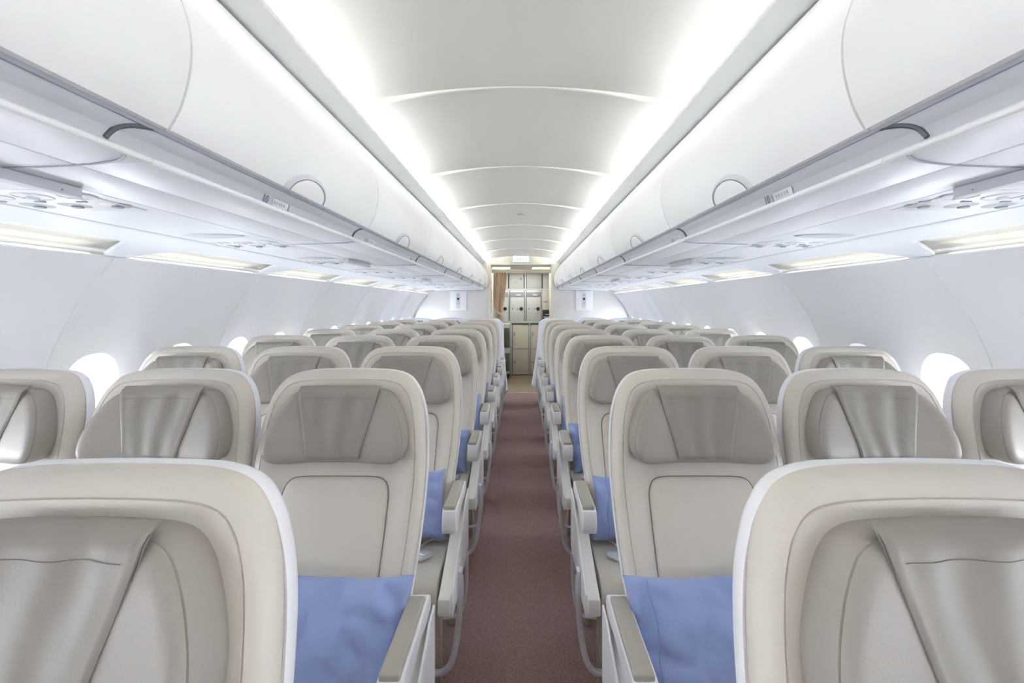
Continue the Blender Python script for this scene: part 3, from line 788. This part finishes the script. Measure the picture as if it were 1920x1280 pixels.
me_leg = [prism([(-.235, 0), (-.19, 0), (-.20, .31), (-.25, .31)], -.014, .014, 'x', .004), prism([(.12, 0), (.16, 0), (.14, .31), (.08, .31)], -.014, .014, 'x', .004)]
me_arm_in = {s: arm_meshes(-s * .2515, .040) for s in (-1, 1)}
me_arm_out = {s: arm_meshes(s * .258, .052) for s in (-1, 1)}
cons = [(.06, .60), (.0, .592), (-.05, .572), (-.40, .455), (-.428, .448), (-.43, .395), (-.32, .372), (.06, .38)]
me_console, me_rim, me_bar, me_strap, me_buckle = {}, {}, {}, {}, {}
for s in (-1, 1):
    me_console[s] = join([prism(cons, min(s * .249, s * .289), max(s * .249, s * .289), 'x', .005, 2)])
    rim = [(.07, .62), (.0, .612), (-.06, .588), (-.30, .492), (-.405, .450), (-.41, .38), (-.30, .365), (.07, .372)]
    me_rim[s] = prism(rim, min(s * .288, s * .294), max(s * .288, s * .294), 'x', .002, 2)
    path = catmull([(s * .300, -.25, .43), (s * .302, -.265, .36), (s * .293, -.275, .24), (s * .277, -.28, .155), (s * .252, -.28, .112), (s * .21, -.275, .098), (s * .10, -.26, .095)], 6)
    bar = tube(path, .0115, 10)
    bar2 = tube(catmull([(s * .292, .02, .37), (s * .289, .02, .25), (s * .275, .02, .15), (s * .25, .02, .11), (s * .15, .02, .10)], 5), .0085, 8)
    plate = box(min(s * .294, s * .307), max(s * .294, s * .307), -.275, -.235, .36, .455, .004, 2)
    me_bar[s] = (bar, bar2, plate)
    # belt: strap lying on the cushion with a slight twist, metal buckle at its end
    rows = []
    for k in range(15):
        f = k / 14; x = .222 - .10 * f; y = -.02 - .13 * f; z = .467 + .010 * sin(f * pi) + .004
        tw = .6 * sin(f * 5)
        rows.append([(s * (x + .022 * cos(tw) * q * .5), y + .022 * q * .87, z + .010 * sin(tw) * q + .002) for q in (-1, -.5, 0, .5, 1)])
    strap = loft(rows); bm = bmesh.new(); bm.from_mesh(strap)
    bmesh.ops.solidify(bm, geom=bm.faces, thickness=.002); bm.to_mesh(strap); bm.free(); me_strap[s] = strap
    bk = join([prism([(-.030, -.020), (.024, -.024), (.036, -.012), (.036, .012), (.024, .024), (-.030, .020)], 0, .013, 'z', .004, 2), box(-.046, -.028, -.016, .016, .003, .008, .002), box(-.012, .026, -.017, .017, .013, .017, .003)])
    from mathutils import Matrix
    bk.transform(Matrix.Translation((s * .155, -.205, .468)) @ Matrix.Rotation(s * math.radians(55) + (pi if s < 0 else 0), 4, 'Z') @ Matrix.Rotation(.10, 4, 'Y'))
    me_buckle[s] = bk
SX = (.511, 1.015, 1.519)
rown = ['first (nearest)', 'second', 'third', 'fourth', 'fifth', 'sixth', 'seventh', 'eighth', 'last']
pos = ['aisle', 'middle', 'window']
protos = {}
for s in (-1, 1):
    s_in = -s
    for j in range(3):
        key = (s, j == 0)
        for i, zA in enumerate(ROWS):
            if key not in protos:
                t = thing('airline_seat', (0, 0, 0), 'x', 'airline seat', 'cream leather airline seats with taupe headrests')
                seat_parts(t, s_in, j == 0); protos[key] = t
            else: t = copy_tree(protos[key])
            t.location = (s * SX[j], zA, 0.0)
            if i == 0:
                t.location.z = -.008
                for ch in t.children:
                    if ch.name.startswith('headrest'): ch.location.z = .010
            if i == 8: lb = 'cream seat hidden under the white sheet, %s place on the %s side' % (pos[j], side_name[s])
            else: lb = 'cream leather %s seat with taupe headrest, %s row from the camera, %s of the aisle' % (pos[j], rown[i], side_name[s])
            if j == 0 and i == 0: lb = lb.replace('cream leather aisle', 'large cream leather aisle')
            t['label'] = ' '.join(lb.split()[:16]).rstrip(',')

# ------------------------------------------------------------------ pillows
def pillow_mesh(seed, W=.19, H=.135, T=.052, ear=.0, flapside=0):
    rows = []; n = 44; m = 34; vs = []; fs = []
    rnd = Vector((seed * 3.1, seed * 1.7, seed))
    for side in (1, -1):
        for j in range(m + 1):
            v = -1 + 2 * j / m
            for i in range(n + 1):
                u = -1 + 2 * i / n
                pin = 1 - .075 * (1 - abs(v) ** 2) * abs(u) ** 3 ; pin2 = 1 - .10 * (1 - abs(u) ** 2) * abs(v) ** 3
                x = u * W * pin; z = v * H * pin2
                prof = (max(0, 1 - abs(u) ** 2.6) ** .55) * (max(0, 1 - abs(v) ** 2.4) ** .55)
                p = Vector((x * 9, z * 9, side * 2.0)) + rnd
                wr = noise.noise(p) * .020 + .030 * (abs(noise.noise(Vector((x * 10 + z * 13, z * 4 - x * 7, 1)) + rnd)) - .15) + .004 * noise.noise(Vector((x * 42, z * 24, 2)) + rnd)
                edge = .003 * noise.noise(Vector((u * 5, v * 2, seed))) * (abs(v) ** 8)
                y = -side * (T * prof + .0015) - side * wr * min(1, prof * 2.2) + edge
                vs.append((x, y, z + .004 * noise.noise(Vector((u * 4, 7, seed))) * abs(v) ** 6))
    o = (n + 1) * (m + 1)
    for j in range(m):
        for i in range(n):
            a = j * (n + 1) + i
            fs.append([a, a + 1, a + n + 2, a + n + 1]); fs.append([o + a, o + a + n + 1, o + a + n + 2, o + a + 1])
    for i in range(n):
        fs.append([i, o + i, o + i + 1, i + 1]); a = m * (n + 1) + i; fs.append([a, a + 1, o + a + 1, o + a])
    for j in range(m):
        a = j * (n + 1); fs.append([a, a + n + 1, o + a + n + 1, o + a]); a += n; fs.append([a, o + a, o + a + n + 1, a + n + 1])
    return mesh('m', vs, fs, 70)
pm = {q: pillow_mesh(q + 1, W=(.205, .19, .195, .185)[q], H=(.145, .12, .14, .13)[q]) for q in range(4)}
for s in (-1, 1):
    for i in range(1, 8):
        zA = ROWS[i]; q = (0 if i == 1 else (i + (s > 0)) % 3 + 1)
        H = (.145, .12, .14, .13)[q]; lean = math.radians(-26)
        hz = .470 + H * cos(lean) + .004; yy = -.118 + (H * sin(-lean)) - .0
        pl = thing('pillow', (s * SX[0] - s * (.030 if i != 1 else .040), zA + yy + .012, hz),
                   'blue pillow against the %s aisle seat back, %s row from the camera' % (side_name[s], rown[i]), 'pillow', 'blue pillows on the aisle seats')
        pl.rotation_euler = (lean, math.radians((-3, 4, -5, 3)[(i * 3 + (s > 0)) % 4]), 0)
        c = obj('case', pm[q], 'blue', pl)
        # hem of the pillow case: a narrow overlap with a stitched line
        if s > 0:
            hem = []
            W_ = (.205, .19, .195, .185)[q]
            for k in range(13):
                v = -.92 + 1.84 * k / 12
                hem.append((-W_ * .72 + .004 * sin(k), -.052 * (max(0, 1 - abs(.72) ** 2.6) ** .55) * (max(0, 1 - abs(v) ** 2.4) ** .55) - .010, v * H))
            obj('hem', tube(hem, .0016, 5), 'bluedk', pl)

# ------------------------------------------------------------------ white sheets over the last row
for s in (-1, 1):
    zA = ROWS[8]
    rows = []
    xs_ = [.258 + (1.79 - .258) * k / 90 for k in range(91)]
    prof = [(-.02, .56), (.03, .72), (.10, .90), (.165, 1.06), (.215, 1.165), (.245, 1.190), (.29, 1.196), (.345, 1.190), (.37, 1.17), (.375, 1.05), (.37, .80), (.37, .55), (.375, .30)]
    def sag(x):
        q = min(1.0, abs(((x - .511 + .252) % .504) - .252) / .252)
        return (.070 if x < .511 or x > 1.52 else .028) * max(0, (q - .55) / .45) ** 2
    for (y, z) in catmull(prof, 4):
        rows.append([(s * x, zA + y + .008 * sin(x * 17 + z * 5) * (z < 1.16), z + .006 * noise.noise(Vector((x * 6, y * 9, 4))) - sag(x) * sm((z - .95) / .2)) for x in xs_])
    # hanging side, flaring into the aisle at its foot
    side_rows = []
    flare = .055 if s < 0 else .105
    for k in range(25):
        f = k / 24; z0 = 1.15 - f * (1.06 if s < 0 else .97)
        r = []
        for j in range(21):
            u = j / 20; y = zA + .22 + (u - .5) * (.24 + .26 * f) + .05
            zz = z0 - (.05 * (abs(u - .5) * 2) ** 2 * (1 - f))
            r.append((s * (.262 - flare * f ** 1.4 * u ** .8 + .006 * sin(u * 14 + 3 * f) * f), y, zz))
        side_rows.append(r)
    t = thing('seat_sheet', (0, 0, 0), 'white sheet draped over the last seat row on the %s, hanging into the aisle' % side_name[s], 'sheet', 'white sheets over the last row')
    a = obj('top_drape', loft(rows, angle=80), 'sheet', t); b = obj('side_drape', loft(side_rows, angle=80), 'sheet', t)
    for o in (a, b): m_ = o.modifiers.new('thickness', 'SOLIDIFY'); m_.thickness = .002
